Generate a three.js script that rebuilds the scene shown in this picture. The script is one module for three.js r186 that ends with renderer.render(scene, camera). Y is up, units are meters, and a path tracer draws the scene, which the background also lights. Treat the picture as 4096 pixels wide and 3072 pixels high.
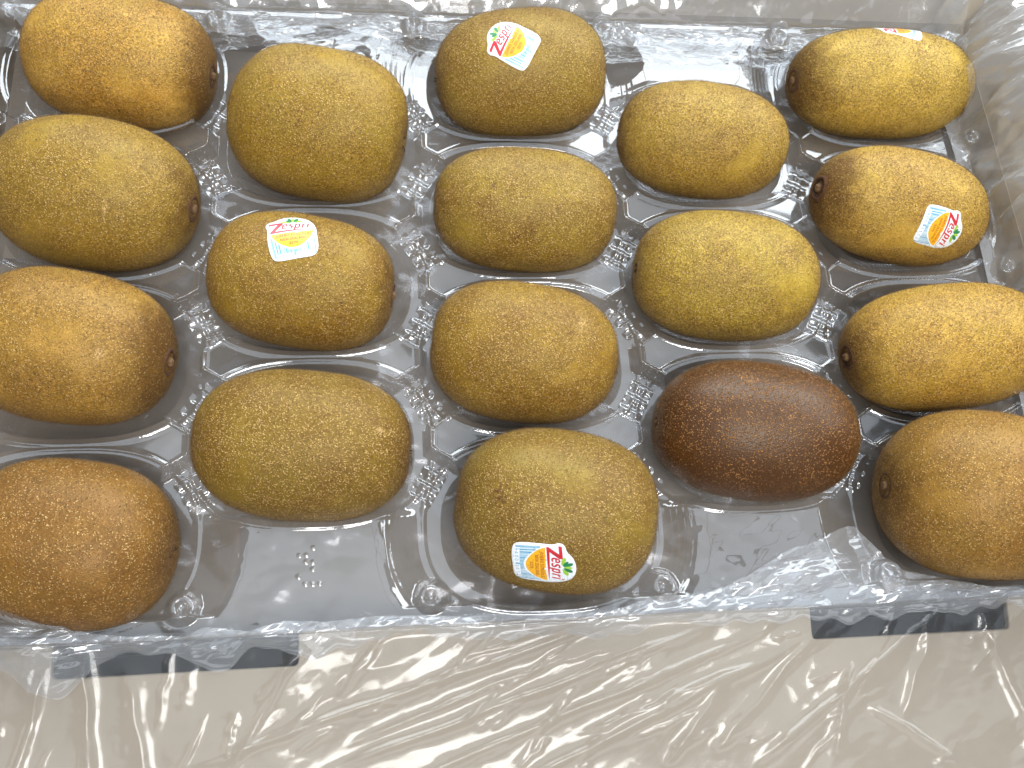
import * as THREE from 'three';
import { mergeGeometries } from 'three/addons/utils/BufferGeometryUtils.js';
import { RectAreaLightUniformsLib } from 'three/addons/lights/RectAreaLightUniformsLib.js';

// ------------------------------------------------------------------ camera, light, exposure
const scene = new THREE.Scene();
const camera = new THREE.PerspectiveCamera(45, 1024 / 768, 0.01, 20);
camera.position.set(-0.05584, 0.34388, 0.17592);
camera.rotation.order = 'YXZ';
camera.rotation.set(-1.19022, -0.34873, 0.30810);
scene.add(camera);
const renderer = new THREE.WebGLRenderer({ antialias: true });
renderer.toneMapping = THREE.LinearToneMapping;
renderer.toneMappingExposure = 1.25;
renderer.shadowMap.enabled = true;
scene.background = new THREE.Color().setRGB(0.075, 0.084, 0.098);
RectAreaLightUniformsLib.init();

const numbers = new Map();
const numbered = (n) => { const k = numbers.get(n) ?? 0; numbers.set(n, k + 1); return k ? `${n}_${String(k).padStart(3, '0')}` : n; };
function tag(o, label, category, group, kind) {
  if (label) o.userData.label = label;
  if (category) o.userData.category = category;
  if (group) o.userData.group = group;
  if (kind) o.userData.kind = kind;
  return o;
}
function thing(name, label, category, group, kind) {
  const o = new THREE.Group(); o.name = numbered(name); scene.add(o);
  return tag(o, label, category, group, kind);
}
function part(name, geo, mat, parent) {
  const m = new THREE.Mesh(geo, mat); m.name = name; m.castShadow = m.receiveShadow = true;
  parent.add(m); return m;
}

// lamps outside the frame: each a framed fitting with a glowing pane and an area light of the same size
const frameMat = new THREE.MeshStandardMaterial({ color: 0x8c8f92, roughness: 0.5, metalness: 0.2 });
function lamp(name, label, category, pos, aim, w, h, rgb, strength, bars, group) {
  const g = thing(name, label, category, group);
  g.position.set(...pos); g.lookAt(...aim);               // +z of the group faces the fruit
  const glow = new THREE.MeshStandardMaterial({ color: 0x222222, emissive: new THREE.Color().setRGB(...rgb), emissiveIntensity: strength * 0.1 });
  part('glowing_pane', new THREE.PlaneGeometry(w, h), glow, g);
  const rail = (x, y, sx, sy) => { const b = new THREE.BoxGeometry(sx, sy, 0.03); b.translate(x, y, 0.012); return b; };
  const t = 0.035, rails = [rail(0, h / 2 + t / 2, w + 2 * t, t), rail(0, -h / 2 - t / 2, w + 2 * t, t), rail(-w / 2 - t / 2, 0, t, h), rail(w / 2 + t / 2, 0, t, h)];
  for (let i = 1; i < bars[0]; i++) rails.push(rail(-w / 2 + (w * i) / bars[0], 0, 0.03, h));
  for (let i = 1; i < bars[1]; i++) rails.push(rail(0, -h / 2 + (h * i) / bars[1], w, 0.024));
  part('frame', mergeGeometries(rails), frameMat, g);
  const l = new THREE.RectAreaLight(new THREE.Color().setRGB(...rgb), strength * 0.9, w, h);
  l.position.set(0, 0, 0.004); l.lookAt(new THREE.Vector3(0, 0, 1)); l.rotation.set(0, Math.PI, 0); g.add(l);
  return g;
}
lamp('overhead_fill', 'large paned fill light added unseen high above the carton', 'overhead_fill', [0.15, 1.55, 0.22], [0.1, 0, 0.15], 2.2, 1.9, [0.80, 0.895, 1.0], 1.3, [3, 2]);  // unseen overhead panel, added so the tray mirrors a broad pale veil
lamp('softbox_lamp', 'square white softbox added unseen in front of and above the carton', 'lamp', [0.12, 1.5, 0.62], [0, 0, 0], 0.62, 0.62, [1.0, 0.98, 0.95], 18, [1, 1]);  // unseen softbox, added to brighten the middle of the fruit
lamp('window', 'low wide window behind the photographer in front of the carton', 'window', [0.1, 0.72, 1.3], [0, 0.02, 0.1], 1.9, 0.5, [0.92, 0.96, 1.0], 1.3, [1, 1]);
lamp('window', 'wide barred window beyond the back of the carton', 'window', [0.35, 0.98, -1.25], [0.0, 0.05, 0], 2.7, 0.9, [0.86, 0.94, 1.0], 6.6, [3, 1]);
lamp('window', 'tall window to the left of the carton', 'window', [-1.5, 1.1, 0.15], [0, 0, 0], 0.7, 0.7, [1.0, 0.97, 0.93], 1.6, [2, 3]);
lamp('window', 'tall window to the right of the carton', 'window', [1.5, 1.05, -0.3], [0, 0, 0], 0.7, 0.8, [0.86, 0.94, 1.0], 5.5, [2, 3]);

// ------------------------------------------------------------------ small maths
function rng(seed) { let s = seed | 0; return () => { s = (s + 0x6d2b79f5) | 0; let t = Math.imul(s ^ (s >>> 15), 1 | s); t = (t + Math.imul(t ^ (t >>> 7), 61 | t)) ^ t; return ((t ^ (t >>> 14)) >>> 0) / 4294967296; }; }
const PERM = new Uint8Array(512), GR = new Float32Array(256 * 3);
{ const r = rng(11); const p = [...Array(256).keys()]; for (let i = 255; i > 0; i--) { const j = (r() * (i + 1)) | 0; [p[i], p[j]] = [p[j], p[i]]; } for (let i = 0; i < 512; i++) PERM[i] = p[i & 255];
  for (let i = 0; i < 256; i++) { const z = r() * 2 - 1, a = r() * 6.2832, q = Math.sqrt(1 - z * z); GR[i * 3] = q * Math.cos(a); GR[i * 3 + 1] = q * Math.sin(a); GR[i * 3 + 2] = z; } }
function noise(x, y, z) {                                  // gradient noise, about -0.9 .. 0.9
  const xi = Math.floor(x), yi = Math.floor(y), zi = Math.floor(z), fx = x - xi, fy = y - yi, fz = z - zi;
  const u = fx * fx * fx * (fx * (fx * 6 - 15) + 10), v = fy * fy * fy * (fy * (fy * 6 - 15) + 10), w = fz * fz * fz * (fz * (fz * 6 - 15) + 10);
  const X = xi & 255, Y = yi & 255, Z = zi & 255, A = PERM[X] + Y, B = PERM[X + 1] + Y;
  const g = (h, a, b, c) => { h *= 3; return GR[h] * a + GR[h + 1] * b + GR[h + 2] * c; };
  const AA = PERM[A & 255] + Z, AB = PERM[(A + 1) & 255] + Z, BA = PERM[B & 255] + Z, BB = PERM[(B + 1) & 255] + Z;
  const a0 = g(PERM[AA & 255], fx, fy, fz), a1 = g(PERM[BA & 255], fx - 1, fy, fz), b0 = g(PERM[AB & 255], fx, fy - 1, fz), b1 = g(PERM[BB & 255], fx - 1, fy - 1, fz);
  const c0 = g(PERM[(AA + 1) & 255], fx, fy, fz - 1), c1 = g(PERM[(BA + 1) & 255], fx - 1, fy, fz - 1), d0 = g(PERM[(AB + 1) & 255], fx, fy - 1, fz - 1), d1 = g(PERM[(BB + 1) & 255], fx - 1, fy - 1, fz - 1);
  const m = (p, q, t) => p + (q - p) * t;
  return 1.35 * m(m(m(a0, a1, u), m(b0, b1, u), v), m(m(c0, c1, u), m(d0, d1, u), v), w);
}
const clamp = (x, a = 0, b = 1) => Math.min(b, Math.max(a, x)), sstep = (a, b, x) => { const t = clamp((x - a) / (b - a)); return t * t * (3 - 2 * t); };
const smin = (a, b, k) => { const h = Math.max(k - Math.abs(a - b), 0) / k; return Math.min(a, b) - h * h * k * 0.25; };
const lin = (c) => { c /= 255; return c <= 0.04045 ? c / 12.92 : ((c + 0.055) / 1.055) ** 2.4; };
const LIN = (r, g, b) => [lin(r), lin(g), lin(b)];
const enc = (c) => 255 * (c <= 0.0031308 ? 12.92 * c : 1.055 * Math.pow(Math.min(c, 1), 1 / 2.4) - 0.055);
const ENC = new Uint8Array(4097); for (let i = 0; i <= 4096; i++) ENC[i] = Math.round(enc(i / 4096));
function texture(data, w, h, srgb, repeat = true) {
  const t = new THREE.DataTexture(data, w, h); t.magFilter = THREE.LinearFilter; t.minFilter = THREE.LinearFilter;
  if (repeat) t.wrapS = t.wrapT = THREE.RepeatWrapping;
  if (srgb) t.colorSpace = THREE.SRGBColorSpace;
  t.needsUpdate = true; return t;
}
const MM = 0.001;

// ------------------------------------------------------------------ kiwifruit data (millimetres, degrees)
// x, z, half length, half thickness, turn, roundness, base colour, second colour, fuzz colour amount, stem side, label
const GOLD = [190, 142, 54], OLIVE = [166, 138, 58], YELLOW = [198, 165, 74], BROWN = [92, 55, 19], TAN = [168, 128, 60], AMBER = [166, 116, 42];
const FRUIT = [
  { p: [-168.99, -101.1, 38.64, 27.66], yaw: 9, e: 2.75, c: [208, 164, 76], d: [190, 140, 56], end: [0.25, 1.0], stem: 1, speck: 0.8, rub: [-0.3, 0.9], label: 'golden orange kiwi in the back left corner of the tray, brown at its right end' },
  { p: [-169.92, -34.01, 40.46, 29.88], yaw: 12, tilt: -5, e: 2.35, c: [172, 138, 54], d: OLIVE, end: [0.3, 0.75], stem: 1, speck: 1.2, rub: [-0.3, 1.0], label: 'large olive kiwi, second from the back in the leftmost column, cut by the left edge' },
  { p: [-173.66, 31.58, 38.06, 28.82], yaw: 12, tilt: -4, e: 2.5, c: [186, 144, 66], d: [166, 124, 54], end: [0.2, 1.0], stem: 1, speck: 0.45, dark: 1, rub: [-0.25, 0.9], label: 'amber kiwi with a dark stem end on its right, third from the back at left' },
  { p: [-168.08, 105.71, 35.0, 29.1], yaw: 9, e: 2.5, c: [158, 114, 52], d: [138, 96, 42], end: [0.3, 0.6], stem: 0, speck: 0.5, dark: 0.5, rub: [-0.4, 0.8], label: 'brownish orange kiwi in the front left corner of the tray under the film edge' },
  { p: [-85.33, -68.8, 36.74, 31.61], yaw: 12, e: 2.7, c: [172, 142, 58], d: [176, 140, 40], end: [0.6, 0.5], stem: 0, speck: 0.9, rub: [0, 0.7], label: 'stout blocky olive kiwi at the back of the second column from the left' },
  { p: [-91.01, 3.87, 36.29, 26.4], yaw: 10, e: 2.6, c: [170, 138, 52], d: [150, 112, 38], end: [0.5, 0.8], stem: 1, speck: 0.9, rub: [-0.2, 0.6], label: 'golden brown kiwi with an upright sticker near its top left, beside the left column' },
  { p: [-89.52, 71.72, 39.91, 28.16], yaw: 6, e: 2.4, c: [158, 130, 50], d: [140, 108, 38], end: [0.5, 0.85], stem: 0, speck: 1.35, rub: [0.1, 1.1], label: 'dark olive kiwi with dense pale speckles behind the empty front left deck' },
  { p: [2.92, -99.86, 37.92, 27.8], yaw: -5, e: 2.55, c: [172, 144, 62], d: [160, 126, 52], end: [0.6, 0.6], stem: 1, speck: 1.1, rub: [0.1, 0.6], label: 'olive kiwi with a slanted sticker on top at the back of the middle column' },
  { p: [0.78, -29.58, 38.72, 25.7], yaw: 5, e: 2.5, c: [172, 144, 58], d: [150, 118, 46], end: [0.55, 0.7], stem: 0, speck: 1.35, rub: [0.05, 0.7], label: 'plain olive kiwi without sticker, second from the back in the middle column' },
  { p: [-3.77, 35.61, 37.22, 27.58], yaw: 10, e: 2.45, c: [170, 136, 50], d: [146, 108, 38], end: [0.55, 0.7], stem: 0, speck: 1.25, rub: [-0.15, 0.8], label: 'speckled golden brown kiwi in the middle of the tray, third from the back' },
  { p: [3.34, 99.86, 37.66, 30.01], yaw: 10, e: 2.5, c: [156, 130, 54], d: [140, 108, 44], end: [0.65, 0.6], stem: 0, speck: 1.2, spots: [-0.45, 0.5], rub: [-0.35, 0.5], label: 'large kiwi with a sideways sticker at the front of the middle column' },
  { p: [83.24, -66.05, 37.58, 25.09], yaw: 7, e: 2.45, c: [184, 152, 64], d: [170, 136, 54], end: [0.5, 0.4], stem: 0, speck: 0.8, rub: [0, 0.9], label: 'light golden kiwi at the back of the fourth column, beside crumpled bright film' },
  { p: [84.15, 2.1, 39.15, 27.06], yaw: 6, e: 2.45, c: [184, 156, 62], d: [166, 134, 50], end: [0.4, 0.5], stem: 0, speck: 1.1, rub: [0.05, 0.9], label: 'yellowish olive kiwi without sticker directly behind the reddish brown one' },
  { p: [86.06, 70.66, 40.12, 27.33], yaw: 7, e: 2.45, c: BROWN, d: [80, 46, 16], end: [0.4, 0.3], stem: 0, speck: 0.55, red: 1, rub: [0.1, 0.4], label: 'reddish brown kiwi, darkest fruit of the tray, at the front right deck' },
  { p: [173.15, -99.42, 45.58, 24.89], yaw: -3, tilt: 5, e: 2.5, c: YELLOW, d: [190, 156, 60], end: [0.95, 0.2], stem: -1, speck: 0.7, rub: [0.1, 0.8], label: 'bright yellow kiwi in the back right corner with a sticker on its far side' },
  { p: [164.84, -33.75, 42.21, 25.35], yaw: 5, tilt: 12, e: 2.3, c: [196, 160, 72], d: [178, 138, 56], end: [1.0, 0.3], stem: -1, speck: 1.0, rub: [0.1, 0.8], label: 'yellow kiwi showing its round brown stem scar, with a tilted sticker at lower right' },
  { p: [176.04, 35.55, 45.3, 26.74], yaw: -5, e: 2.4, c: [190, 152, 62], d: [182, 138, 52], end: [0.8, 0.2], stem: -1, speck: 0.8, rub: [0.2, 0.7], label: 'golden kiwi without sticker, third from the back in the rightmost column' },
  { p: [173.05, 100.29, 39.74, 33.23], yaw: 7, e: 2.4, c: [172, 132, 60], d: [158, 112, 46], end: [0.6, 0.3], stem: -1, speck: 0.8, rub: [0.1, 0.8], label: 'biggest tan kiwi in the front right corner, cut by the right edge' },
];
FRUIT.forEach((f) => { f.A = f.p[2]; f.B = f.p[3]; f.y = 6 + Math.max(0, f.B - 28) * 0.8; f.ang = (f.yaw * Math.PI) / 180; });

// ------------------------------------------------------------------ tray height (mm)
const PX = 87, PZ = 68.35, POCKETS = [];
for (let c = 0; c < 5; c++) for (let k = 0; k < (c % 2 ? 3 : 4); k++) POCKETS.push({ c, x: (c - 2) * PX, z: (k + (c % 2) * 0.5 - 1.5) * PZ });
const SADDLES = [];
for (let c = 0; c < 5; c++) for (let k = 0; k < (c % 2 ? 2 : 3); k++) SADDLES.push({ x: (c - 2) * PX, z: (k + (c % 2) * 0.5 - 1) * PZ });
const DECKS = []; for (const c of [1, 3]) for (const s of [-1, 1]) DECKS.push({ x: (c - 2) * PX, s });
const NUBS = []; for (const x of [-131, -43.5, 43.5, 131]) for (const z of [-128.5, 128.5]) NUBS.push({ x, z });
for (const z of [-127, -68.35, 0, 68.35]) { NUBS.push({ x: 216, z: z - (z === -127 ? 0 : 4) }); NUBS.push({ x: -216, z: z - (z === -127 ? 0 : 4) }); }
const RIBS = [];
for (let c = 0; c < 4; c++) for (let k = -3; k <= 2; k++) RIBS.push({ x: (c + 0.5 - 2) * PX, z: (k + 0.5) * PZ / 2, s: ((k & 1) === 0) === (c % 2 === 0) ? 1 : -1 });
function trayAt(x, z) {                                    // height, class, index
  let rho = 9, pi = 0, side = 1.9;
  for (let i = 0; i < POCKETS.length; i++) {
    const p = POCKETS[i], dx = Math.abs(x - p.x) / 43.6, dz = Math.abs(z - p.z) / 31.9;
    if (dx > 1.9 || dz > 1.9) continue;
    const r = Math.pow(Math.pow(dx, 2.6) + Math.pow(dz, 2.6), 1 / 2.6); if (r < rho) { rho = r; pi = i; } if (p.c % 2 === 0 && r < side) side = r;
  }
  let lip = 0, top = -7.5, cls = 'web', ci = 0, best = 0.5;
  for (let i = 0; i < SADDLES.length; i++) {
    const dx = Math.abs(x - SADDLES[i].x), dz = Math.abs(z - SADDLES[i].z); if (dx > 48 || dz > 16) continue;
    const d = Math.max(dx - 43, 0.547 * dx + 0.839 * dz - 27.0, dz - 14), m = sstep(1.5, -0.8, d); if (d > -4 && d < 2) lip = Math.max(lip, 0.6 * Math.exp(-Math.pow((d + 1.0) / 0.55, 2)));
    if (m > 0) { top = Math.max(top, -7.5 + 7.5 * m); if (m > best) { cls = 'saddle'; ci = i; best = m; } }
  }
  for (let i = 0; i < DECKS.length; i++) {
    const dx = Math.abs(x - DECKS[i].x), dz = z * DECKS[i].s; if (dx > 58 || dz < 88) continue;
    let m = sstep(1.02, 1.5, side) * sstep(93, 98, dz);
    if (m > 0) {
      let h = -7.5 + 7.5 * m;
      h += 0.05 * Math.sin(side * 120) * sstep(0.04, 0.3, m) * sstep(0.99, 0.7, m) + (0.6 * noise(x * 0.045, 7, z * 0.06) + 0.34 * sheetNoise(x + 0.4 * z, z, 25, 15, 9)) * m;
      if (h > top) { top = h; if (m > 0.15) { cls = 'deck'; ci = i; } }
    }
  }
  // pressed mark on the front left deck: rows of tiny dots
  { const a = (x + 88.5) / 2.5, b = (z - 117) / 2.6; if (Math.abs(a) < 2.4 && Math.abs(b) < 3.4 && DECKS.length) { const fa = a - Math.round(a), fb = b - Math.round(b), keep = noise(Math.round(a) * 3.3, 2, Math.round(b) * 1.7) > 0.12; if (keep) top += 0.55 * sstep(0.4, 0.08, Math.hypot(fa, fb * 1.1)); } }
  const rimX = sstep(211, 214.5, Math.abs(x)), rimZ = sstep(129.5, 132.5, Math.abs(z)), rim = Math.max(rimX, rimZ);
  if (rim > 0) { top = Math.max(top, -7.5 + 7.5 * rim); if (rim > 0.5 && cls === 'web') cls = 'web'; }
  if (cls === 'web') for (const r of RIBS) {
    const ax = x - r.x, az = z - r.z; if (Math.abs(ax) > 16 || Math.abs(az) > 20) continue;
    const s = (ax * 21 * r.s + az * 34) / 40, t = (ax * 34 - az * 21 * r.s) / 40;
    const env = sstep(8.5, 7, Math.abs(s)) * sstep(5.2, 4.2, Math.abs(t));
    if (env > 0) top += env * 0.45 * Math.tanh(1.8 * Math.sin(s * 1.05 + 0.6));
  }
  for (let i = 0; i < NUBS.length; i++) {
    const dx = x - NUBS[i].x, dz = z - NUBS[i].z; if (Math.abs(dx) > 8 || Math.abs(dz) > 8) continue;
    const r = Math.hypot(dx, dz); if (r > 7.4) continue;
    const b = Math.max(top, -4) + 5.2 * sstep(7.0, 3.6, r) - 1.8 * sstep(2.7, 0.8, r), m = sstep(7.4, 6.4, r);
    top = top + (b - top) * m; if (r < 7) { cls = 'nub'; ci = i; }
  }
  top += lip + 0.55 * Math.exp(-Math.pow((rho - 1.045) / 0.022, 2));
  const hp = -26 + 28 * rho * rho * rho;
  const h = smin(top, hp, 1.2);
  if (hp < top && cls !== 'nub') { cls = 'pocket'; ci = pi; }
  return [h, cls, ci];
}
// generic height sheets ------------------------------------------------
function grid(nx, nz, f) { const p = new Float32Array((nx + 1) * (nz + 1) * 3), idx = []; for (let j = 0; j <= nz; j++) for (let i = 0; i <= nx; i++) f(i / nx, j / nz, p, (j * (nx + 1) + i) * 3, i, j);
  for (let j = 0; j < nz; j++) for (let i = 0; i < nx; i++) { const a = j * (nx + 1) + i, b = a + 1, c = a + nx + 1, d = c + 1; if ((i + j) & 1) idx.push(a, c, b, b, c, d); else idx.push(a, c, d, a, d, b); }
  return { p, idx }; }
function toGeo({ p, idx }) { const g = new THREE.BufferGeometry(); g.setAttribute('position', new THREE.BufferAttribute(p, 3)); g.setIndex(new THREE.BufferAttribute(new Uint32Array(idx), 1)); g.computeVertexNormals(); return g; }

const trayMat = new THREE.MeshPhysicalMaterial({ color: new THREE.Color().setRGB(0.90, 0.91, 0.94), transmission: 0.985, roughness: 0.03, ior: 2.05, thickness: 0, metalness: 0, side: THREE.DoubleSide });
const tray = thing('fruit_tray', 'clear moulded plastic tray with pockets holding the kiwis inside the carton', 'tray');
{
  const X0 = -222, X1 = 222, Z0 = -136, Z1 = 138.5, st = 0.5, nx = Math.round((X1 - X0) / st), nz = Math.round((Z1 - Z0) / st), cls = new Map(), key = [];
  const G = grid(nx, nz, (u, v, p, o) => { const x = X0 + (X1 - X0) * u, z = Z0 + (Z1 - Z0) * v, [h, c, i] = trayAt(x, z); p[o] = x * MM; p[o + 1] = h * MM; p[o + 2] = z * MM; key.push(c === 'web' || c === 'rim' ? c : c + '#' + i); });
  const whole = toGeo(G), P = G.p, N = whole.attributes.normal.array;
  for (let t = 0; t < G.idx.length; t += 3) { const k = key[G.idx[t]]; let l = cls.get(k); if (!l) cls.set(k, (l = [])); l.push(G.idx[t], G.idx[t + 1], G.idx[t + 2]); }
  for (const [k, l] of [...cls].sort((a, b) => (a[0] < b[0] ? -1 : 1))) {
    const map = new Map(), pos = [], nor = [], id = l.map((i) => { let m = map.get(i); if (m === undefined) { m = map.size; map.set(i, m); pos.push(P[i * 3], P[i * 3 + 1], P[i * 3 + 2]); nor.push(N[i * 3], N[i * 3 + 1], N[i * 3 + 2]); } return m; });
    const g = new THREE.BufferGeometry(); g.setAttribute('position', new THREE.BufferAttribute(new Float32Array(pos), 3)); g.setAttribute('normal', new THREE.BufferAttribute(new Float32Array(nor), 3)); g.setIndex(id);
    part(k.split('#')[0] === 'web' ? 'ribbed_web' : k.split('#')[0], g, trayMat, tray);
  }
}

// ------------------------------------------------------------------ carton
const cardTex = (() => {
  const n = 1024, d = new Uint8Array(n * n * 4), r = rng(5), f = new Float32Array(n * n), base = LIN(143, 130, 112);
  for (let y = 0; y < n; y++) for (let x = 0; x < n; x++) { const a = (x / n) * 6.2832, b = (y / n) * 6.2832; f[y * n + x] = 1 + 0.05 * noise(Math.cos(a) * 3 + 9, Math.sin(a) * 3, Math.cos(b) * 3 + Math.sin(b) * 4) + 0.035 * noise(x / 4, y / 9, 3) + 0.03 * noise(x / 2.2, y / 2.2, 8) + 0.02 * (r() - 0.5); }
  for (let k = 0; k < 2600; k++) { let x = r() * n, y = r() * n; const a = r() * 6.28, len = 3 + r() * 9, v = r() < 0.6 ? -0.09 : 0.07; for (let s = 0; s < len; s++) { f[((y | 0) & 1023) * n + ((x | 0) & 1023)] += v; x += Math.cos(a); y += Math.sin(a); } }
  for (let i = 0; i < n * n; i++) { for (let c = 0; c < 3; c++) d[i * 4 + c] = ENC[clamp(base[c] * f[i] * 4096, 0, 4096) | 0]; d[i * 4 + 3] = 255; }
  return texture(d, n, n, true);
})();
const cardMat = new THREE.MeshStandardMaterial({ map: cardTex, roughness: 0.82 });
const slotShadeMat = new THREE.MeshStandardMaterial({ color: new THREE.Color().setRGB(0.035, 0.036, 0.038), roughness: 0.9 });  // near black: the shade inside the slots is put into the colour
function metreUV(g, s = 0.12) { const p = g.attributes.position, nn = g.attributes.normal, uv = new Float32Array(p.count * 2); for (let i = 0; i < p.count; i++) { const ax = Math.abs(nn.getX(i)), ay = Math.abs(nn.getY(i)), az = Math.abs(nn.getZ(i)); let u, v; if (ay >= ax && ay >= az) { u = p.getX(i); v = p.getZ(i); } else if (ax > az) { u = p.getZ(i); v = p.getY(i); } else { u = p.getX(i); v = p.getY(i); } uv[i * 2] = u / s; uv[i * 2 + 1] = v / s; } g.setAttribute('uv', new THREE.BufferAttribute(uv, 2)); return g; }
const carton = thing('cardboard_carton', 'open beige cardboard carton with its front panel folded out flat', 'carton');
const slab = (x0, x1, y0, y1, z0, z1) => { const g = new THREE.BoxGeometry((x1 - x0) * MM, (y1 - y0) * MM, (z1 - z0) * MM); g.translate((x0 + x1) / 2 * MM, (y0 + y1) / 2 * MM, (z0 + z1) / 2 * MM); return metreUV(g); };
part('carton_floor', slab(-232, 232, -35, -31.5, -146, 157), cardMat, carton);
part('back_wall', slab(-232, 232, -31.5, 3, -143.5, -140), cardMat, carton);
{ const m = part('back_panel', slab(-238, 238, 0, 110, -3.5, 0), cardMat, carton); m.position.set(0, 0.003, -0.1402); m.rotation.x = THREE.MathUtils.degToRad(-42); }
part('side_wall', slab(-232, -228.5, -31.5, 70, -140, 141), cardMat, carton);
part('side_wall', slab(228.5, 232, -31.5, 2, -140, 141), cardMat, carton);
{ const m = part('side_panel', slab(0, 3.5, 0, 46, -140, 141), cardMat, carton); m.position.set(0.2288, 0.002, 0); m.rotation.z = THREE.MathUtils.degToRad(-14); }
for (const [a, b] of [[-228.5, -175], [-89, 98], [182, 228.5]]) part('front_wall', slab(a, b, -31.5, -1.6, 138.7, 141), cardMat, carton);
for (const [a, b] of [[-175, -89], [98, 182]]) part('slot_back', slab(a, b, -31.5, -9, 138.7, 141), slotShadeMat, carton);
part('slot_shade_floor', slab(-228.5, 228.5, -31.4, -30.4, 141.2, 153.8), slotShadeMat, carton);  // added dark sheet standing in for shade at the cavity bottom
part('outer_front_wall', slab(-228.5, 228.5, -31.5, -6.2, 154, 156.5), slotShadeMat, carton);
{
  const s = new THREE.Shape(), slot = (x0, x1, d, last) => { s.lineTo(x0, 0); s.lineTo(x0, d - 3); s.quadraticCurveTo(x0, d, x0 + 3, d); s.lineTo(x1 - 3, d); s.quadraticCurveTo(x1, d, x1, d - 3); s.lineTo(x1, 0); };
  s.moveTo(-240, 0); slot(-174, -90, 11); slot(99, 181, 11.6); s.lineTo(262, 0); s.lineTo(262, 120); s.lineTo(-240, 120); s.closePath();
  const g = new THREE.ExtrudeGeometry(s, { depth: 1.6, bevelEnabled: true, bevelThickness: 0.7, bevelSize: 0.7, bevelSegments: 3, curveSegments: 8 });
  g.scale(MM, MM, MM); g.rotateX(Math.PI / 2); metreUV(g);
  const m = part('front_panel', g, cardMat, carton); m.position.set(0, -0.0012, 0.1402); m.rotation.x = THREE.MathUtils.degToRad(12);
}
// the table the carton stands on
const tableMat = new THREE.MeshStandardMaterial({ color: new THREE.Color().setRGB(0.10, 0.11, 0.10), roughness: 0.7 });
{ const g = new THREE.BoxGeometry(1.6, 0.03, 1.4); const m = new THREE.Mesh(g, tableMat); m.name = 'table_top'; m.position.set(0.1, -0.0505, 0.1); m.receiveShadow = true; scene.add(m); tag(m, null, null, null, 'structure'); }

// ------------------------------------------------------------------ plastic film
const filmMat = new THREE.MeshPhysicalMaterial({ color: new THREE.Color().setRGB(0.95, 0.96, 0.975), transmission: 0.965, roughness: 0.1, ior: 1.55, thickness: 0, side: THREE.DoubleSide });
const floorFilm = filmMat.clone(); floorFilm.roughness = 0.2; floorFilm.transmission = 0.95;
const bunchMat = filmMat.clone(); bunchMat.transmission = 0.88; bunchMat.ior = 1.7;          // several layers of film lying together
const sideFilm = bunchMat.clone(), frontFilm = filmMat.clone(), film = thing('plastic_liner', 'crumpled clear plastic liner bag spread under the tray and over the carton edges', 'plastic film');
sideFilm.transmission = 0.8; frontFilm.roughness = 0.17; frontFilm.ior = 1.45;
function crumple(x, z, s, seed) {                          // sharp creases between flatter facets
  const wx = x + 5 * noise(x * 0.03, seed, z * 0.03), wz = z + 5 * noise(x * 0.03, seed + 9, z * 0.03);
  let h = 0, a = 1, f = 0.045 / s;
  for (let o = 0; o < 4; o++) { const c = 0.8 + o * 1.9, cx = Math.cos(c), sx = Math.sin(c), px = wx * cx - wz * sx, pz = (wx * sx + wz * cx) * 0.55; h += a * (0.5 - Math.abs(noise(px * f, seed + o * 3.7, pz * f))); a *= 0.48; f *= 1.95; }
  return h;
}
function facet(u, v, seed) {                               // flat triangles between random heights
  const s = (u + v) * 0.3660254, a = u + s, b = v + s, i = Math.floor(a), j = Math.floor(b), x = a - i, y = b - j, H = (p, q) => { const k = PERM[(PERM[(i + p) & 255] + j + q + seed * 37) & 255]; return k / 127.5 - 1; };
  return x > y ? H(0, 0) * (1 - x) + H(1, 0) * (x - y) + H(1, 1) * y : H(0, 0) * (1 - y) + H(0, 1) * (y - x) + H(1, 1) * x;
}
function sheetNoise(x, z, L, S, seed) {                    // L: long, S: short size of the facets (mm)
  const wx = x + 0.16 * L * noise(x / L / 1.7, seed, z / S / 1.7), wz = z + 0.16 * S * noise(x / L / 1.7, seed + 4, z / S / 1.7);
  return facet(wx / L, wz / S, seed) + 0.45 * facet(wx / L * 2.1 + 0.3 * wz / S, wz / S * 1.9, seed + 1) + 0.2 * facet(wx / L * 4.7, wz / S * 4.3, seed + 2);
}
{ // sheet lying on the carton floor beneath the tray
  const nx = 450, nz = 280;
  part('floor_sheet', toGeo(grid(nx, nz, (u, v, p, o) => { const x = -227 + 454 * u, z = -139 + 277 * v; let y = -25.5 + 2.2 * sheetNoise(x * 0.9 + z * 0.4, z * 0.9 - x * 0.4, 34, 22, 3) + 1.4 * crumple(x, z, 1.2, 1.3); const t = trayAt(x, z)[0]; y = Math.min(y, Math.max(t - 1.2, -29)); y = Math.max(y, -31.2); p[o] = x * MM; p[o + 1] = y * MM; p[o + 2] = z * MM; })), floorFilm, film);
}
const fruitTop = (x, z) => { let h = -99; for (const f of FRUIT) { const dx = x - f.p[0], dz = z - f.p[1], c = Math.cos(f.ang), s = Math.sin(f.ang), a = Math.abs(dx * c + dz * s) / f.A, b = Math.abs(-dx * s + dz * c) / f.B; if (a < 1 && b < 1) { const r = 1 - Math.pow(a, f.e); if (r > 0) { const rad = f.B * Math.pow(r, 1 / f.e); const w = b * f.B; if (w < rad) h = Math.max(h, f.y + Math.sqrt(rad * rad - w * w)); } } } return h; };
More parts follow.
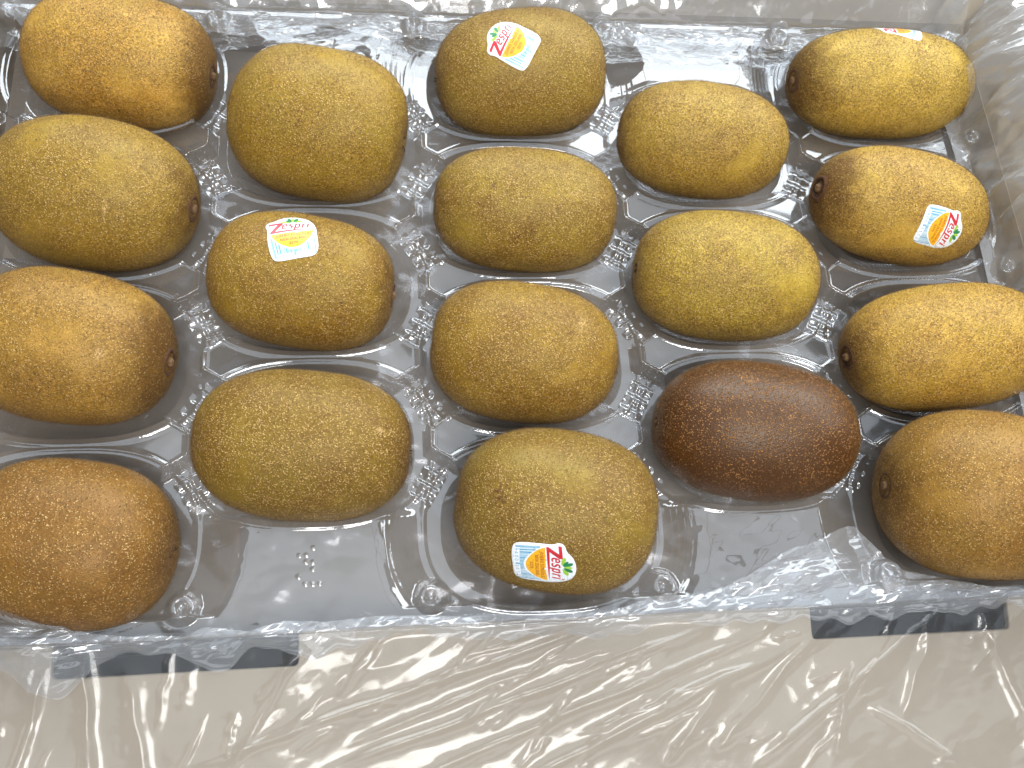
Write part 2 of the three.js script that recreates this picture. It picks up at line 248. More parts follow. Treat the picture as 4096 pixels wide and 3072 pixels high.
const EDGE = [[-232, 126], [-190, 128], [-184, 129], [-179, 131], [-169, 135], [-146, 138], [-138, 137], [-127, 138], [-123, 136], [-114, 137], [-107, 138], [-95, 135], [-81, 136], [-64, 135], [-32, 136], [-7, 136], [18, 137], [36, 135], [54, 132], [80, 129], [99, 131], [110, 127], [123, 124], [135, 124], [146, 129], [163, 133], [172, 135], [187, 135], [262, 135]];
const edgeAt = (x) => { let i = 0; while (i < EDGE.length - 2 && EDGE[i + 1][0] < x) i++; const [a, b] = [EDGE[i], EDGE[i + 1]]; return a[1] + ((b[1] - a[1]) * clamp((x - a[0]) / (b[0] - a[0]))); };
// long folds of the front sheet: x0, z0, x1, z1, height, width
const FOLDS = [[-120, 179, 25, 140, 2.2, 2.4], [-82, 186, 62, 143, 2.4, 2.6], [-52, 190, 82, 146, 2.0, 2.2], [-20, 196, 96, 150, 2.6, 3.0], [-104, 160, -84, 142, 1.8, 1.5], [-120, 196, -88, 140, 1.6, 1.6], [77, 190, 150, 143, 2.8, 2.2], [60, 186, 104, 145, 2.0, 2.0], [-162, 142, -158, 200, 2.6, 2.2], [-148, 150, -138, 196, 2.0, 3.0], [-175, 148, -186, 196, 1.8, 2.0], [150, 143, 132, 180, 1.8, 2.6], [40, 190, 62, 166, 2.2, 2.0], [168, 146, 186, 200, 2.0, 2.4], [-30, 150, 14, 141, 1.4, 1.6], [10, 178, 70, 160, 1.8, 1.8], [104, 190, 112, 160, 2.4, 2.6], [120, 176, 150, 196, 1.8, 2.0], [-70, 176, 4, 152, 1.5, 1.5]];
{
  { const r = rng(21); for (let k = 0; k < 64; k++) { const x = -215 + 440 * r(), z = 143 + 52 * r(), a = (x < -110 ? -1.35 : x > 120 ? -0.9 : -0.52) + (r() - 0.5) * 0.7, L = 12 + 40 * r() * r(); FOLDS.push([x - L * Math.cos(a) / 2, z - L * Math.sin(a) / 2, x + L * Math.cos(a) / 2, z + L * Math.sin(a) / 2, 0.35 + 0.8 * r(), 0.7 + 0.9 * r()]); } }
  const nx = 700, nz = 240, W = nx + 1, H = nz + 1, xs = (i) => -232 + (494 * i) / nx, zs = (i, j) => { const e = edgeAt(xs(i)); return e + (252 - e) * Math.pow(j / nz, 1.15); };
  let h = new Float32Array(W * H);
  for (let j = 0; j < H; j++) for (let i = 0; i < W; i++) {
    const x = xs(i), z = zs(i, j); let y = z < 140.5 ? Math.max(x > -221 && x < 221 ? trayAt(x, Math.min(z, 138))[0] : -4, -3) + 1.2 : -1.0 - (z - 140.5) * 0.2126 + 1.3;
    y = Math.max(y, fruitTop(x, z) + 1); h[j * W + i] = y;
  }
  const src = h.slice();
  for (let pass = 0; pass < 3; pass++) { const b = new Float32Array(W * H), r = 3; for (let j = 0; j < H; j++) for (let i = 0; i < W; i++) { let s = 0, n = 0; for (let a = -r; a <= r; a++) for (let c = -r; c <= r; c++) { const jj = clamp(j + a, 0, H - 1), ii = clamp(i + c, 0, W - 1); s += h[jj * W + ii]; n++; } b[j * W + i] = Math.max(s / n, src[j * W + i]); } h = b; }
  const G = grid(nx, nz, (u, v, p, o, i, j) => {
    const x = xs(i); let z = zs(i, j), y = h[j * W + i], cr = 0;
    for (const [x0, z0, x1, z1, a, w] of FOLDS) { const lx = x1 - x0, lz = z1 - z0, L = Math.hypot(lx, lz), t = ((x - x0) * lx + (z - z0) * lz) / (L * L); if (t < -0.1 || t > 1.1) continue; const wob = 1.5 * noise(t * 4, x0, 1), d = Math.abs(((x - x0) * lz - (z - z0) * lx) / L + wob); if (d > w * 3) continue; cr += 0.8 * a * Math.exp(-(Math.sqrt(d * d + 0.45) - 0.67) / (0.62 * w) * 1.1) * sstep(-0.1, 0.15, t) * sstep(1.1, 0.8, t); }
    const open = sstep(138, 150, z), loose = sstep(12, 0, j);
    { const q = x * 0.88 + z * -0.48, w = z * 0.88 + x * 0.48; cr += (0.3 + 0.9 * open) * (1.0 + 0.72 * sheetNoise(q, w, 52, 17, 5)) * (0.18 + 1.0 * sstep(0.15, 0.85, 0.5 + 0.9 * noise(x * 0.016, 8, z * 0.03))) + 0.5 * Math.max(0, crumple(x, z, 0.8, 8.8) - 0.45); }
    cr += loose * (1.2 + 2.2 * noise(x * 0.06, 3, 1)) + loose * 0.9 * noise(x * 0.35, 4, z * 0.3);
    z += loose * (j === 0 ? 0.5 * noise(x * 1.1, 5, 0) : 0);
    p[o] = x * MM; p[o + 1] = (y + Math.max(cr, -0.4)) * MM; p[o + 2] = z * MM;
  });
  part('front_sheet', toGeo(G), frontFilm, film);
}
function pathSheet(name, len, pts, n, m, place, amp, seed, stretch) {  // a sheet swept along a line with creases across it
  const L = [0]; for (let k = 1; k < pts.length; k++) L.push(L[k - 1] + Math.hypot(pts[k][0] - pts[k - 1][0], pts[k][1] - pts[k - 1][1]));
  const curve = new THREE.CatmullRomCurve3(pts.map(([a, b]) => new THREE.Vector3(a, b, 0)), false, 'centripetal');
  const pos = curve.getSpacedPoints(m), T = L[L.length - 1];
  const G = grid(n, m, (u, v, p, o, i, j) => {
    const s = len[0] + (len[1] - len[0]) * u, q = pos[j], q2 = pos[Math.min(j + 1, m)], q1 = pos[Math.max(j - 1, 0)], tx = q2.x - q1.x, ty = q2.y - q1.y, l = Math.hypot(tx, ty) || 1;
    const d = amp * (0.3 * sheetNoise(s * stretch[0], v * T * stretch[1], 16, 16, Math.round(seed)) + 0.45 * (crumple(s * stretch[0], v * T * stretch[1], 1.3, seed) - 0.1)) * sstep(0, 0.08, v) + 0.4 * amp * noise(s * 0.03, seed, v * 3), [x, y, z] = place(s, q.x - (ty / l) * d, q.y + (tx / l) * d, v);
    p[o] = x * MM; p[o + 1] = y * MM; p[o + 2] = z * MM;
  });
  return part(name, toGeo(G), sideFilm, film);
}
{
  const nx = 560, nz = 170;
  for (const [layer, z0, seed] of [[0, -112, 11], [1, -121, 17]]) part('back_sheet', toGeo(grid(nx, nz, (u, v, p, o) => {
    const x = -227 + 454 * u, f = 0.42, ze = z0 + 7 * noise(x * 0.03, seed, 1) + 1.5 * noise(x * 0.3, seed, 4); let z, y, nz_ = 0, ny = 1;
    const c = 1.5 * (0.7 + 0.62 * sheetNoise(x * 0.9, v * 120 + x * 0.25, 24, 17, seed)) + 1.6 * Math.max(0, crumple(x, v * 110, 0.8, seed) - 0.2);
    if (v < f) { z = ze + (-135 - ze) * (v / f); y = Math.max(trayAt(clamp(x, -221, 221), z)[0], -2) + 0.8 + layer * 1.6; } else { const w = (v - f) / (1 - f); z = -135 - 3.6 * Math.min(1, w * 4) + layer * 0.8 - 64 * Math.max(0, w - 0.03); y = 1.2 + layer + 72 * w; }
    nz_ = sstep(f - 0.06, f + 0.08, v); ny = 1 - nz_;
    p[o] = x * MM; p[o + 1] = (y + c * ny) * MM; p[o + 2] = (z + c * nz_ * 1.15) * MM;
  })), layer ? bunchMat : filmMat, film);
}
pathSheet('side_sheet', [-138, 150], [[207, 1.5], [212, 4], [214, 13], [216, 27], [224, 42], [241, 50], [250, 42], [256, 10], [260, -30]], 380, 220, (s, a, b, v) => [a - 3.5 * Math.max(0, noise(s * 0.02, 3, 1)) * sstep(0.5, 0.2, v), b, s], 11, 33.1, [1.5, 0.5]);

{ // loose edge of the bag bunched along the front of the tray and over the slots
  const nx = 700, nz = 80;
  part('loose_edge', toGeo(grid(nx, nz, (u, v, p, o, i, j) => {
    const x = -224 + 452 * u, ze = edgeAt(x) + 1.5 - 15 * sstep(62, 104, x) * sstep(138, 120, x) + 4.5 * Math.min(0.35, noise(x * 0.04, 2, 5)) - 0.8 + 1.0 * noise(x * 0.9, 6, 5) * (j < 2 ? 1 : 0);
    const zend = 144 + 8 * noise(x * 0.03, 3, 7) + 4 * noise(x * 0.11, 3, 9) + 12 * Math.exp(-Math.pow((x + 172) / 14, 2)) + 8 * Math.exp(-Math.pow((x + 118) / 9, 2)), z = ze + (zend - ze) * v;
    const h = z < 140 ? Math.max(trayAt(clamp(x, -221, 221), Math.min(z, 138))[0], -3, fruitTop(x, z)) : -1 - (z - 140) * 0.2126;
    const b = clamp(0.5 + 1.1 * noise(x * 0.02, 9, 3)), c = (1.2 + 3.2 * b + (1.0 + 1.6 * b) * sheetNoise(x + (z - 140) * 0.8, z, 21, 9, 23)) * (0.35 + sstep(1.0, 0.45, v)) * sstep(1, 0.9, v);
    p[o] = x * MM; p[o + 1] = (h + 2.2 + Math.max(0, c)) * MM; p[o + 2] = z * MM;
  })), bunchMat, film);
}

// ------------------------------------------------------------------ kiwifruit
function kiwiPoint(f, U, T, out) {
  const c = Math.cos(T), s = Math.sin(T), r = Math.pow(Math.pow(Math.abs(s), f.e) + Math.pow(Math.abs(c), f.e), -1 / f.e), cu = Math.cos(U), su = Math.sin(U);
  let x = f.A * s * r, rad = f.B * c * r;
  const k = f.seed * 17.3, lump = 1 + 0.02 * noise(s * 1.1 + k, c * cu * 1.1, c * su * 1.1) + 0.006 * noise(s * 3 + k, c * cu * 3 + 5, c * su * 3) + (f.taper ?? 0) * s * c;
  const dip = 0.018 * f.A * Math.exp(-Math.pow(c * f.B / 4.5, 2));
  x *= lump; rad *= lump; x -= Math.sign(s) * dip;
  if (f.fold) rad *= 1 - 0.05 * Math.exp(-Math.pow((s + 0.78) / 0.1, 2)) * (0.5 + 0.5 * cu);
  return out.set(x, rad * cu, rad * su);
}
const wrapU = (u) => Math.PI + 2 * Math.PI * u + 0.5 * Math.sin(2 * Math.PI * u);   // the print is finer on the upper side
function kiwiGeo(f, nu = 144, nv = 110) {
  const p = [], uv = [], idx = [], v = new THREE.Vector3();
  for (let j = 0; j <= nv; j++) for (let i = 0; i <= nu; i++) { kiwiPoint(f, wrapU(i / nu), (j / nv - 0.5) * Math.PI, v); p.push(v.x * MM, v.y * MM, v.z * MM); uv.push(i / nu, j / nv); }
  for (let j = 0; j < nv; j++) for (let i = 0; i < nu; i++) { const a = j * (nu + 1) + i, b = a + 1, c = a + nu + 1, d = c + 1; idx.push(a, b, c, b, d, c); }
  const g = new THREE.BufferGeometry(); g.setAttribute('position', new THREE.BufferAttribute(new Float32Array(p), 3)); g.setAttribute('uv', new THREE.BufferAttribute(new Float32Array(uv), 2)); g.setIndex(idx); g.computeVertexNormals();
  const n = g.attributes.normal.array; for (let j = 0; j <= nv; j++) { const a = j * (nu + 1) * 3, b = (j * (nu + 1) + nu) * 3; for (let c = 0; c < 3; c++) { const m = n[a + c] + n[b + c]; n[a + c] = n[b + c] = m; } const l = Math.hypot(n[a], n[a + 1], n[a + 2]) || 1; for (let c = 0; c < 3; c++) { n[a + c] /= l; n[b + c] /= l; } }
  return g;
}
function kiwiMaterial(f) {
  const W = 1024, H = 704, N = W * H, col = new Float32Array(N * 3), bump = new Float32Array(N), r = rng(100 + f.seed * 7), v = new THREE.Vector3();
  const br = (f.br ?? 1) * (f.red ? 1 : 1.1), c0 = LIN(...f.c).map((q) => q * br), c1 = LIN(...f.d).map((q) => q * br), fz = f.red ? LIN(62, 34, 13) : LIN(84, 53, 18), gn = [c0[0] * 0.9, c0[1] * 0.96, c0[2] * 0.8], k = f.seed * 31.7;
  const tab = []; for (let y = 0; y < H; y++) { kiwiPoint(f, 0, ((y + 0.5) / H - 0.5) * Math.PI, v); tab.push([v.x, Math.max(0.05, Math.hypot(v.y, v.z))]); }
  const acc = [0]; for (let y = 1; y < H; y++) acc.push(acc[y - 1] + Math.hypot(tab[y][0] - tab[y - 1][0], tab[y][1] - tab[y - 1][1]) * tab[y][1]);
  const rubAt = (T, U, x, y, z) => 0.75 * sstep(0.12, 0.62, noise(x * 0.05 + k * 1.7, y * 0.05 + 2, z * 0.05));
  const rub = new Float32Array(N), fuzz = new Float32Array(N);
  for (let y = 0; y < H; y++) {
    const T = ((y + 0.5) / H - 0.5) * Math.PI, s = tab[y][0] / f.A, rad = tab[y][1], X = tab[y][0];
    for (let x = 0; x < W; x++) {
      const U = wrapU((x + 0.5) / W), Y = rad * Math.cos(U), Z = rad * Math.sin(U), o = y * W + x;
      const a = noise(X * 0.07 + k, Y * 0.07, Z * 0.07), b = noise(X * 0.22 + k, Y * 0.22 + 3, Z * 0.22), g = noise(X * 1.1 + k, Y * 1.1, Z * 1.1), hh = noise(X * 1.5 + k, Y * 3.2 + 7, Z * 3.2), rb = rubAt(T, U, X, Y, Z);
      const endAmt = s < 0 ? f.end[0] : f.end[1];
      let e = sstep(1.03 - (endAmt > 0.85 ? 0.4 : 0.28) * endAmt, 1.02, Math.abs(s) + 0.05 * a + 0.05 * b) * endAmt;
      e = clamp(e * 1.15 + 0.35 * e * g); rub[o] = rb; fuzz[o] = e;
      const m1 = clamp(0.45 + 0.55 * a + 0.45 * b), m2 = clamp(0.25 + 0.6 * b - 0.4 * a) * 0.42, pit = noise(X * 2.1 + k, Y * 2.1, Z * 2.1 + 9), gr = 1 + 0.13 * g + 0.18 * hh * (1 - 0.5 * rb) + (0.34 - 0.2 * rb) * pit + 0.06 * (r() - 0.5);
      const fl = f.red ? 0.4 * (1 - rb) : (1 - 0.55 * rb) * clamp(0.58 + 0.5 * g + 0.45 * hh + 0.25 * b);
      for (let c = 0; c < 3; c++) { let q = c0[c] + (c1[c] - c0[c]) * m1; q += (fz[c] * 1.15 - q) * fl; q += (gn[c] - q) * m2; q *= gr; q += (fz[c] * (1 + 0.35 * hh) - q) * e * 0.82; col[o * 3 + c] = q; }
      bump[o] = 0.45 + 0.08 * g + 0.08 * hh + 0.14 * pit;
    }
  }
  const stamp = (px, py, ra, rb, ang, fn) => {              // an oval mark of size in mm
    const row = clamp(py, 0, H - 1) | 0, mmx = ((2 * Math.PI * tab[row][1]) / W) * (1 + 0.5 * Math.cos((2 * Math.PI * px) / W)), mmy = Math.max(0.03, acc[Math.min(row + 1, H - 1)] - acc[row]) / tab[row][1], R = Math.max(ra, rb), ix = Math.min(60, Math.ceil(R / mmx)), iy = Math.min(30, Math.ceil(R / mmy)), ca = Math.cos(ang), sa = Math.sin(ang);
    for (let dy = -iy; dy <= iy; dy++) { const yy = (py | 0) + dy; if (yy < 0 || yy >= H) continue; for (let dx = -ix; dx <= ix; dx++) { const ux = ((px | 0) + dx + 0.5 - px) * mmx, uy = (yy + 0.5 - py) * mmy, q = Math.hypot((ux * ca + uy * sa) / ra, (-ux * sa + uy * ca) / rb); if (q < 1) fn((yy * W + ((((px | 0) + dx) % W) + W) % W), 1 - q * q); } }
  };
  const pickU = () => { for (;;) { const u = r(); if (r() * 1.5 < 1 + 0.5 * Math.cos(2 * Math.PI * u)) return u * W; } };
  const pick = () => { const t = r() * acc[H - 1]; let lo = 0, hi = H - 1; while (hi - lo > 1) { const m = (lo + hi) >> 1; if (acc[m] < t) lo = m; else hi = m; } return [pickU(), lo + r()]; };
  const tip = f.red ? LIN(190, 130, 62) : LIN(214, 176, 116), dk = LIN(92, 58, 26), n1 = Math.round(15000 * (0.4 + 0.6 * f.speck)), n2 = 12000;
  for (let i = 0; i < n1; i++) {                            // pale corky dots
    const [x, y] = pick(), o = clamp(y, 0, H - 1) * 1 | 0, oo = o * W + (x | 0), rb = rub[oo]; if (r() < rb * 0.72) continue;
    const pw = 0.35 + 0.65 * r() * r(), sz = 0.13 + 0.17 * pw, el = 1 + r() * 0.6, al = (0.3 + 0.5 * r()) * (1 - 0.5 * rb), tn = 0.85 + 0.3 * r();
    stamp(x, y, sz * el, sz, r() * 3.14, (q, w) => { const t = al * Math.min(1, w * 1.8) * (1 - 0.35 * fuzz[q]); for (let c = 0; c < 3; c++) col[q * 3 + c] += (tip[c] * tn - col[q * 3 + c]) * t; bump[q] += 0.45 * w; });
  }
  for (let i = 0; i < n2; i++) {                            // dark flecks and short hairs lying on the skin
    const [x, y] = pick(), oo = (clamp(y, 0, H - 1) | 0) * W + (x | 0), far = r() < 0.35 + fuzz[oo] + 0.5 * (f.dark ?? 0) * rub[oo]; if (!far) continue;
    const al = 0.25 + 0.4 * r();
    stamp(x, y, 0.2 + 0.35 * r(), 0.11 + 0.08 * r(), r() * 3.14, (q, w) => { const t = al * Math.min(1, w * 1.6); for (let c = 0; c < 3; c++) col[q * 3 + c] += (dk[c] - col[q * 3 + c]) * t; bump[q] -= 0.12 * w; });
  }
  for (let i = 0; i < 5; i++) {                             // scuffs: clusters of short brown streaks
    const [cx, cy] = pick(), dir = (r() - 0.5) * 1.4, w = 14 + r() * 42, hgt = 8 + r() * 18, pale = r() < 0.3;
    for (let q = 0; q < 26; q++) { const a = (r() + r() - 1), b = (r() + r() - 1); stamp(cx + a * w, clamp(cy + b * hgt, 1, H - 2), 0.3 + r() * 1.1, 0.12 + r() * 0.14, dir + (r() - 0.5) * 0.5, (o, ww) => { const t = (0.2 + 0.35 * r()) * Math.min(1, ww * 2), m = pale ? tip : dk; for (let c = 0; c < 3; c++) col[o * 3 + c] += (m[c] - col[o * 3 + c]) * t; bump[o] -= 0.1 * ww; }); }
  }
  const nb = 2 + (r() * 4 | 0);
  for (let i = 0; i < nb; i++) { const [x, y] = pick(), sz = 0.25 + r() * 0.5; stamp(x, y, sz, sz * 0.7, r() * 3, (q, w) => { const t = 0.85 * Math.min(1, w * 2); for (let c = 0; c < 3; c++) col[q * 3 + c] *= 1 - t * 0.75; bump[q] -= 0.3 * w; }); }
  if (f.spots) for (let i = 0; i < 46; i++) { const x = W * (0.5 + (f.spots[1] * 0.12) + 0.075 * (r() + r() - 1)), y = H * (0.5 + f.spots[0] * 0.42 + 0.07 * (r() + r() - 1)), sz = 0.3 + r() * 0.6; stamp(x, y, sz, sz * 0.8, r() * 3, (q, w) => { const t = 0.6 * Math.min(1, w * 2); for (let c = 0; c < 3; c++) col[q * 3 + c] += (dk[c] * 0.9 - col[q * 3 + c]) * t; }); }
  const d = new Uint8Array(N * 4), e = new Uint8Array(N * 4);
  for (let i = 0; i < N; i++) { for (let c = 0; c < 3; c++) d[i * 4 + c] = ENC[clamp(col[i * 3 + c] * 4096, 0, 4096) | 0]; d[i * 4 + 3] = 255; e[i * 4] = clamp(bump[i] * 140, 0, 255); e[i * 4 + 1] = clamp(255 * ((f.red ? 0.4 : 0.46) - 0.1 * rub[i] + 0.25 * fuzz[i]), 0, 255); e[i * 4 + 3] = 255; }
  const et = texture(e, W, H, false);
  return new THREE.MeshPhysicalMaterial({ map: texture(d, W, H, true), bumpMap: et, bumpScale: 0.0009, roughnessMap: et, roughness: 1, specularIntensity: f.red ? 1 : 0.6, specularColor: new THREE.Color().setRGB(1.0, 0.93, 0.8) });
}
const scarMat = new THREE.MeshStandardMaterial({ vertexColors: true, roughness: 0.95 });
function scarGeo(f, side, seed) {                          // ring, hollow and woody knob of the stem end
  const prof = [[6.2, -1.6], [5.6, -0.5], [4.9, 0.35], [4.2, 0.5], [3.5, -0.1], [2.7, -0.5], [2.0, 0.1], [1.5, 1.0], [0.9, 1.35], [0.02, 1.1]], n = 40, p = [], col = [], idx = [], cA = LIN(82, 52, 28), cB = LIN(44, 28, 17), cC = LIN(112, 86, 56);
  const sc = f.stem ? 1 : 0.42, x0 = (() => { const v = new THREE.Vector3(); kiwiPoint(f, 0, Math.PI / 2 - 0.12 * sc, v); return v.x; })();
  prof.forEach(([rr, h], j) => { for (let i = 0; i <= n; i++) { const a = ((i % n) / n) * 6.2832, q = noise(Math.cos(a) * 2.2 + seed, Math.sin(a) * 2.2, rr * 0.8), R = rr * sc * (1 + 0.14 * q), X = x0 + h * sc + 0.35 * q + 0.25 * noise(Math.cos(a) * 5 + seed, Math.sin(a) * 5, rr * 2); p.push(side * X * MM, R * Math.cos(a) * MM, R * Math.sin(a) * MM * 1.05); const m = j > 6 ? cC : h < 0 && j > 3 ? cB : cA, t = 1 + 0.4 * noise(Math.cos(a) * 6, Math.sin(a) * 6 + seed, rr * 3); col.push(m[0] * t, m[1] * t, m[2] * t); } });
  for (let j = 0; j < prof.length - 1; j++) for (let i = 0; i < n; i++) { const a = j * (n + 1) + i, b = a + 1, c = a + n + 1, d = c + 1; if (side > 0) idx.push(a, b, c, b, d, c); else idx.push(a, c, b, b, c, d); }
  const g = new THREE.BufferGeometry(); g.setAttribute('position', new THREE.BufferAttribute(new Float32Array(p), 3)); g.setAttribute('color', new THREE.BufferAttribute(new Float32Array(col), 3)); g.setIndex(idx); g.computeVertexNormals(); return g;
}
const tuftMat = new THREE.MeshStandardMaterial({ color: 0x2e2118, roughness: 0.95 });
function tuftGeo(f, side, seed) {                          // dried sepal threads of the blossom end
  const r = rng(seed), list = [], v = new THREE.Vector3(); kiwiPoint(f, 0, Math.PI / 2, v); const x0 = Math.abs(v.x);
  for (let i = 0; i < 7; i++) { const a = r() * 6.28, r0 = 0.6 + r() * 2.2, c = Math.cos(a), s = Math.sin(a), len = 0.7 + r() * 1.5, pts = [new THREE.Vector3(side * (x0 - 0.4), r0 * c, r0 * s), new THREE.Vector3(side * (x0 + len * 0.5), (r0 + len * 0.45) * c, (r0 + len * 0.45) * s), new THREE.Vector3(side * (x0 + len * (0.5 + 0.4 * r())), (r0 + len * 1.1) * c + r() - 0.5, (r0 + len * 1.1) * s + r() - 0.5)].map((q) => q.multiplyScalar(MM)); list.push(new THREE.TubeGeometry(new THREE.CatmullRomCurve3(pts), 6, (0.07 + r() * 0.09) * MM, 5)); }
  return mergeGeometries(list);
}
// ---- paper sticker print
const STW = 19, STH = 22.5;
const stickerTex = (() => {
  const W = 608, H = 720, cv = document.createElement('canvas'); cv.width = W; cv.height = H; const c = cv.getContext('2d'), X = (r) => r * W, Y = (u) => (1 - u) * H;
  c.fillStyle = '#eef3f8'; c.fillRect(0, 0, W, H);
  c.fillStyle = '#3f9cc4'; const rr = rng(77); let x = 0.065;                    // bar code
  while (x < 0.93) { const w = [0.008, 0.012, 0.02, 0.026][(rr() * 4) | 0], mid = x > 0.46 && x < 0.52, tall = x < 0.10 || mid || x > 0.885; c.fillRect(X(x), Y(0.45), X(w), Y(tall ? 0.055 : 0.125) - Y(0.45)); x += w + [0.008, 0.012, 0.018][(rr() * 3) | 0]; }
  c.fillStyle = '#3f8fb8'; c.font = '62px monospace'; c.textAlign = 'center'; '9400'.split('').forEach((d, i) => c.fillText(d, X(0.15 + i * 0.085), Y(0.045))); '1112'.split('').forEach((d, i) => c.fillText(d, X(0.57 + i * 0.088), Y(0.045)));
  const half = (g) => { c.beginPath(); c.moveTo(X(0.10 - g), Y(0.53 + g)); c.quadraticCurveTo(X(0.13), Y(0.36 - g), X(0.38), Y(0.245 - g)); c.quadraticCurveTo(X(0.5), Y(0.2 - g), X(0.64), Y(0.245 - g)); c.quadraticCurveTo(X(0.88), Y(0.36 - g), X(0.94 + g), Y(0.55 + g)); c.quadraticCurveTo(X(0.7), Y(0.535 + g), X(0.64), Y(0.535 + g)); c.lineTo(X(0.6), Y(0.5 + g)); c.lineTo(X(0.56), Y(0.535 + g)); c.closePath(); c.fill(); };
  c.fillStyle = '#eef3f8'; half(0.035); c.fillStyle = '#f5b31c'; half(0);
  c.fillStyle = '#a8501c'; c.font = 'bold 54px sans-serif'; c.fillText('JUMBO SUNGOLD', X(0.52), Y(0.45), X(0.66)); c.fillText('NEW ZEALAND', X(0.52), Y(0.37), X(0.52)); c.font = 'bold 50px sans-serif'; c.fillText('3279', X(0.51), Y(0.29), X(0.2));
  c.fillStyle = '#c8202c'; c.strokeStyle = '#c8202c'; c.lineJoin = 'round';      // brand word
  c.beginPath(); c.moveTo(X(0.09), Y(0.79)); c.lineTo(X(0.37), Y(0.80)); c.lineTo(X(0.36), Y(0.74)); c.lineTo(X(0.20), Y(0.595)); c.quadraticCurveTo(X(0.6), Y(0.60), X(0.96), Y(0.575)); c.quadraticCurveTo(X(0.55), Y(0.565), X(0.09), Y(0.545)); c.lineTo(X(0.09), Y(0.58)); c.lineTo(X(0.26), Y(0.745)); c.lineTo(X(0.08), Y(0.735)); c.closePath(); c.fill();
  c.save(); c.transform(1, 0, -0.12, 1, 0, 0); c.font = 'bold italic 176px sans-serif'; c.textAlign = 'left'; c.fillText('espri', X(0.35), Y(0.622), X(0.565)); c.restore();
  [[-72, '#9cc63c', 1], [-44, '#1f7f4c', 0.8], [-20, '#1f7f4c', 1], [6, '#a6cc4a', 0.9], [30, '#1f7f4c', 1.05], [58, '#9cc63c', 1.05]].forEach(([a, k, s]) => { c.save(); c.translate(X(0.56), Y(0.765)); c.rotate((a * Math.PI) / 180); c.scale(s, s); c.fillStyle = k; c.beginPath(); c.moveTo(0, -26); c.bezierCurveTo(34, -80, 30, -140, 2, -142); c.bezierCurveTo(-26, -140, -30, -80, 0, -26); c.fill(); c.restore(); });
  const t = new THREE.CanvasTexture(cv); t.colorSpace = THREE.SRGBColorSpace; return t;
})();
const stickerMat = new THREE.MeshPhysicalMaterial({ map: stickerTex, roughness: 0.42, clearcoat: 0.3, clearcoatRoughness: 0.3 });
const OUT = new THREE.CatmullRomCurve3([[0.0, 0.11], [0.0, 0.3], [0.025, 0.52], [0.04, 0.66], [0.015, 0.755], [0.07, 0.83], [0.21, 0.87], [0.375, 0.965], [0.55, 1.0], [0.73, 0.985], [0.875, 0.92], [0.96, 0.8], [1.0, 0.62], [0.985, 0.43], [0.95, 0.1], [0.87, 0.015], [0.54, 0], [0.125, 0.0], [0.03, 0.03]].map(([a, b]) => new THREE.Vector3(a, b, 0)), true, 'centripetal').getSpacedPoints(72);
function stickerGeo(f, at, right) {
  const C = new THREE.Vector3(...at), R = new THREE.Vector3(...right), n = new THREE.Vector3(), tmp = new THREE.Vector3(), fm = (d, out) => { const rho = Math.hypot(d.y, d.z); kiwiPoint(f, Math.atan2(d.z, d.y), Math.atan2(d.x / f.A, rho / f.B), out); return out; };
  fm(C, C); const a = fm(C.clone().add(new THREE.Vector3(0.01, 0, 0)), new THREE.Vector3()).sub(C), b = fm(C.clone().add(new THREE.Vector3(0, 0.007, 0.007 * -Math.sign(C.y * C.z || 1))), new THREE.Vector3()).sub(C); n.crossVectors(a, b).normalize(); if (n.dot(C) < 0) n.negate();
  R.addScaledVector(n, -R.dot(n)).normalize(); const up = new THREE.Vector3().crossVectors(n, R), rings = 12, m = OUT.length - 1, p = [], uv = [], idx = [], lift = 0.22;
  const put = (ox, oy, l) => { tmp.copy(C).addScaledVector(R, (ox - 0.5) * STW).addScaledVector(up, (oy - 0.5) * STH); const q = fm(tmp, new THREE.Vector3()); q.addScaledVector(q.clone().normalize(), l); p.push(q.x * MM, q.y * MM, q.z * MM); uv.push(ox, oy); };
  for (let j = 0; j <= rings; j++) for (let i = 0; i < m; i++) { const t = 1 - j / rings; put(0.5 + (OUT[i].x - 0.5) * t, 0.5 + (OUT[i].y - 0.5) * t, lift); }
  const base = p.length / 3; for (let i = 0; i < m; i++) put(OUT[i].x, OUT[i].y, -0.1);
  for (let j = 0; j < rings; j++) for (let i = 0; i < m; i++) { const a0 = j * m + i, a1 = j * m + ((i + 1) % m), b0 = a0 + m, b1 = a1 + m; idx.push(a0, b0, a1, a1, b0, b1); }
  for (let i = 0; i < m; i++) { const a0 = i, a1 = (i + 1) % m, b0 = base + i, b1 = base + ((i + 1) % m); idx.push(a0, a1, b0, a1, b1, b0); }
  const g = new THREE.BufferGeometry(); g.setAttribute('position', new THREE.BufferAttribute(new Float32Array(p), 3)); g.setAttribute('uv', new THREE.BufferAttribute(new Float32Array(uv), 2)); g.setIndex(idx); g.computeVertexNormals();
  const nn = g.attributes.normal, pp = g.attributes.position; let s = 0; for (let i = 0; i < m; i++) s += nn.getX(i + m * 4) * pp.getX(i + m * 4) + nn.getY(i + m * 4) * pp.getY(i + m * 4) + nn.getZ(i + m * 4) * pp.getZ(i + m * 4);
  if (s < 0) { g.setIndex(idx.slice().reverse()); g.computeVertexNormals(); }
  return g;
}
const STICK = { 7: [[-7.9, 27.2, 4.7], [0.552, 0.126, -0.824]], 5: [[-2.9, 25.5, -6.6], [0.94, -0.076, -0.331]], 10: [[-4.5, 17.2, 24.5], [0.209, -0.831, 0.515]], 15: [[6.3, 16.2, 19.3], [0.0, -0.793, 0.609]], 14: [[0.7, 19.5, -15.0], [0.383, -0.385, -0.84]] };
const hairGeo = new THREE.ConeGeometry(0.065, 1, 3, 1, true); hairGeo.translate(0, 0.48, 0);
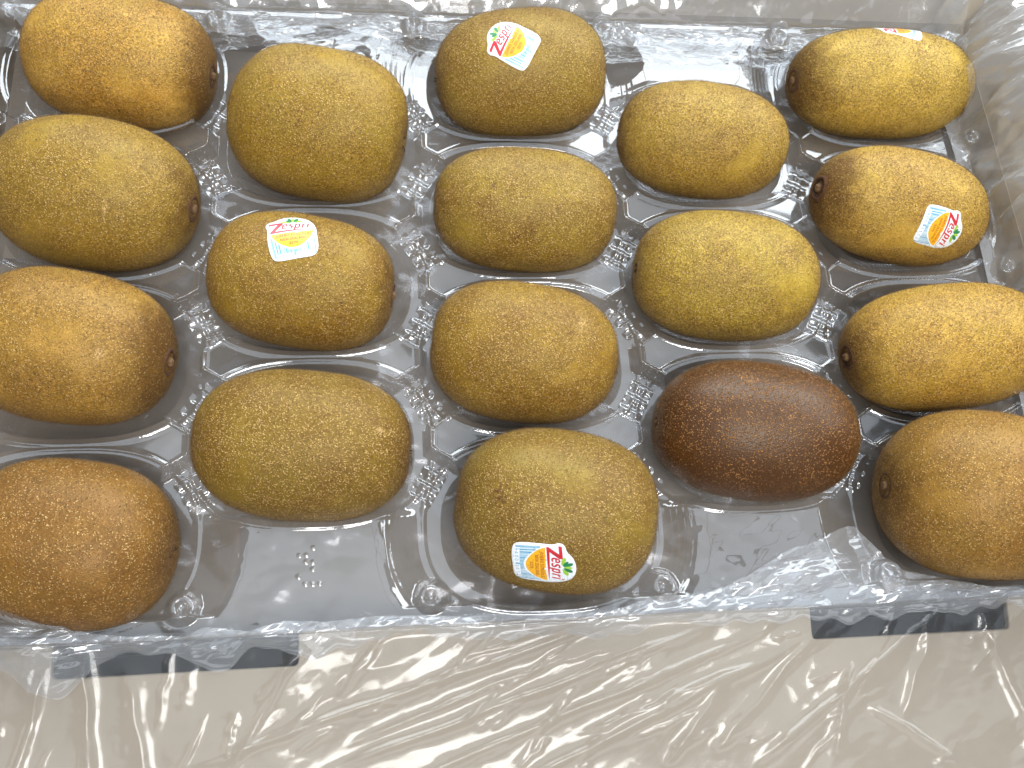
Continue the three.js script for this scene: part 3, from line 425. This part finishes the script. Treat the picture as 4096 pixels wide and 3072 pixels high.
const hairMat = new THREE.MeshStandardMaterial({ color: new THREE.Color().setRGB(0.17, 0.10, 0.04), roughness: 0.8 });
FRUIT[4].fold = 1; [0.03, -0.03, -0.03, 0.0, 0.02, 0, 0.0, 0.04, 0, -0.02, 0.02, 0, 0, 0, 0.0, 0.03, 0, 0].forEach((t, i) => (FRUIT[i].taper = t));
[1.08, 0.95, 0.95, 0.84, 1, 0.98, 0.84, 0.98, 1, 0.96, 0.86, 1.14, 1.14, 0.84, 1.26, 1.22, 1.16, 0.97].forEach((b, i) => (FRUIT[i].br = b));  // own tone plus light falloff put into colour: front row darker, right column lighter
FRUIT.forEach((f, i) => {
  f.seed = i + 1;
  const g = thing('kiwifruit', f.label, 'kiwi', 'kiwis in the pockets of the tray');
  g.position.set(f.p[0] * MM, (f.y - f.B) * MM, f.p[1] * MM); g.rotation.set(0, -f.ang, -(f.tilt ?? 0) * Math.PI / 180);
  const up = (m) => { m.position.y = f.B * MM; return m; };
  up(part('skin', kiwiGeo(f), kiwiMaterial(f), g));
  const side = f.stem || -1; up(part('stem_scar', scarGeo(f, side, i * 3.1), scarMat, g)); up(part('blossom_tuft', tuftGeo(f, -side, 40 + i), tuftMat, g));
  { const n = 15000, r = rng(900 + i), im = new THREE.InstancedMesh(hairGeo, hairMat, n), M = new THREE.Matrix4(), q = new THREE.Quaternion(), a = new THREE.Vector3(), b = new THREE.Vector3(), c = new THREE.Vector3(), N = new THREE.Vector3(), Y = new THREE.Vector3(0, 1, 0), S = new THREE.Vector3();
    for (let h = 0; h < n; h++) { const U = r() * 6.2832, T = Math.asin((r() * 2 - 1) * 0.995), w = 0.01; kiwiPoint(f, U, T, a); kiwiPoint(f, U + w, T, b); kiwiPoint(f, U, T + w, c); b.sub(a); c.sub(a); N.crossVectors(b, c).normalize(); if (N.dot(a) < 0) N.negate();
      c.set(r() - 0.5, r() - 0.5, r() - 0.5).multiplyScalar(2.2); N.add(c.addScaledVector(N, -c.dot(N))).normalize(); q.setFromUnitVectors(Y, N); const L = 0.6 + 0.7 * r(); S.set(1, L, 1).multiplyScalar(MM); M.compose(a.multiplyScalar(MM), q, S); im.setMatrixAt(h, M); }
    im.name = 'fuzz'; im.userData.kind = 'stuff'; up(im); g.add(im); }
  if (STICK[i]) up(part('sticker', stickerGeo(f, ...STICK[i]), stickerMat, g));
});

renderer.render(scene, camera);
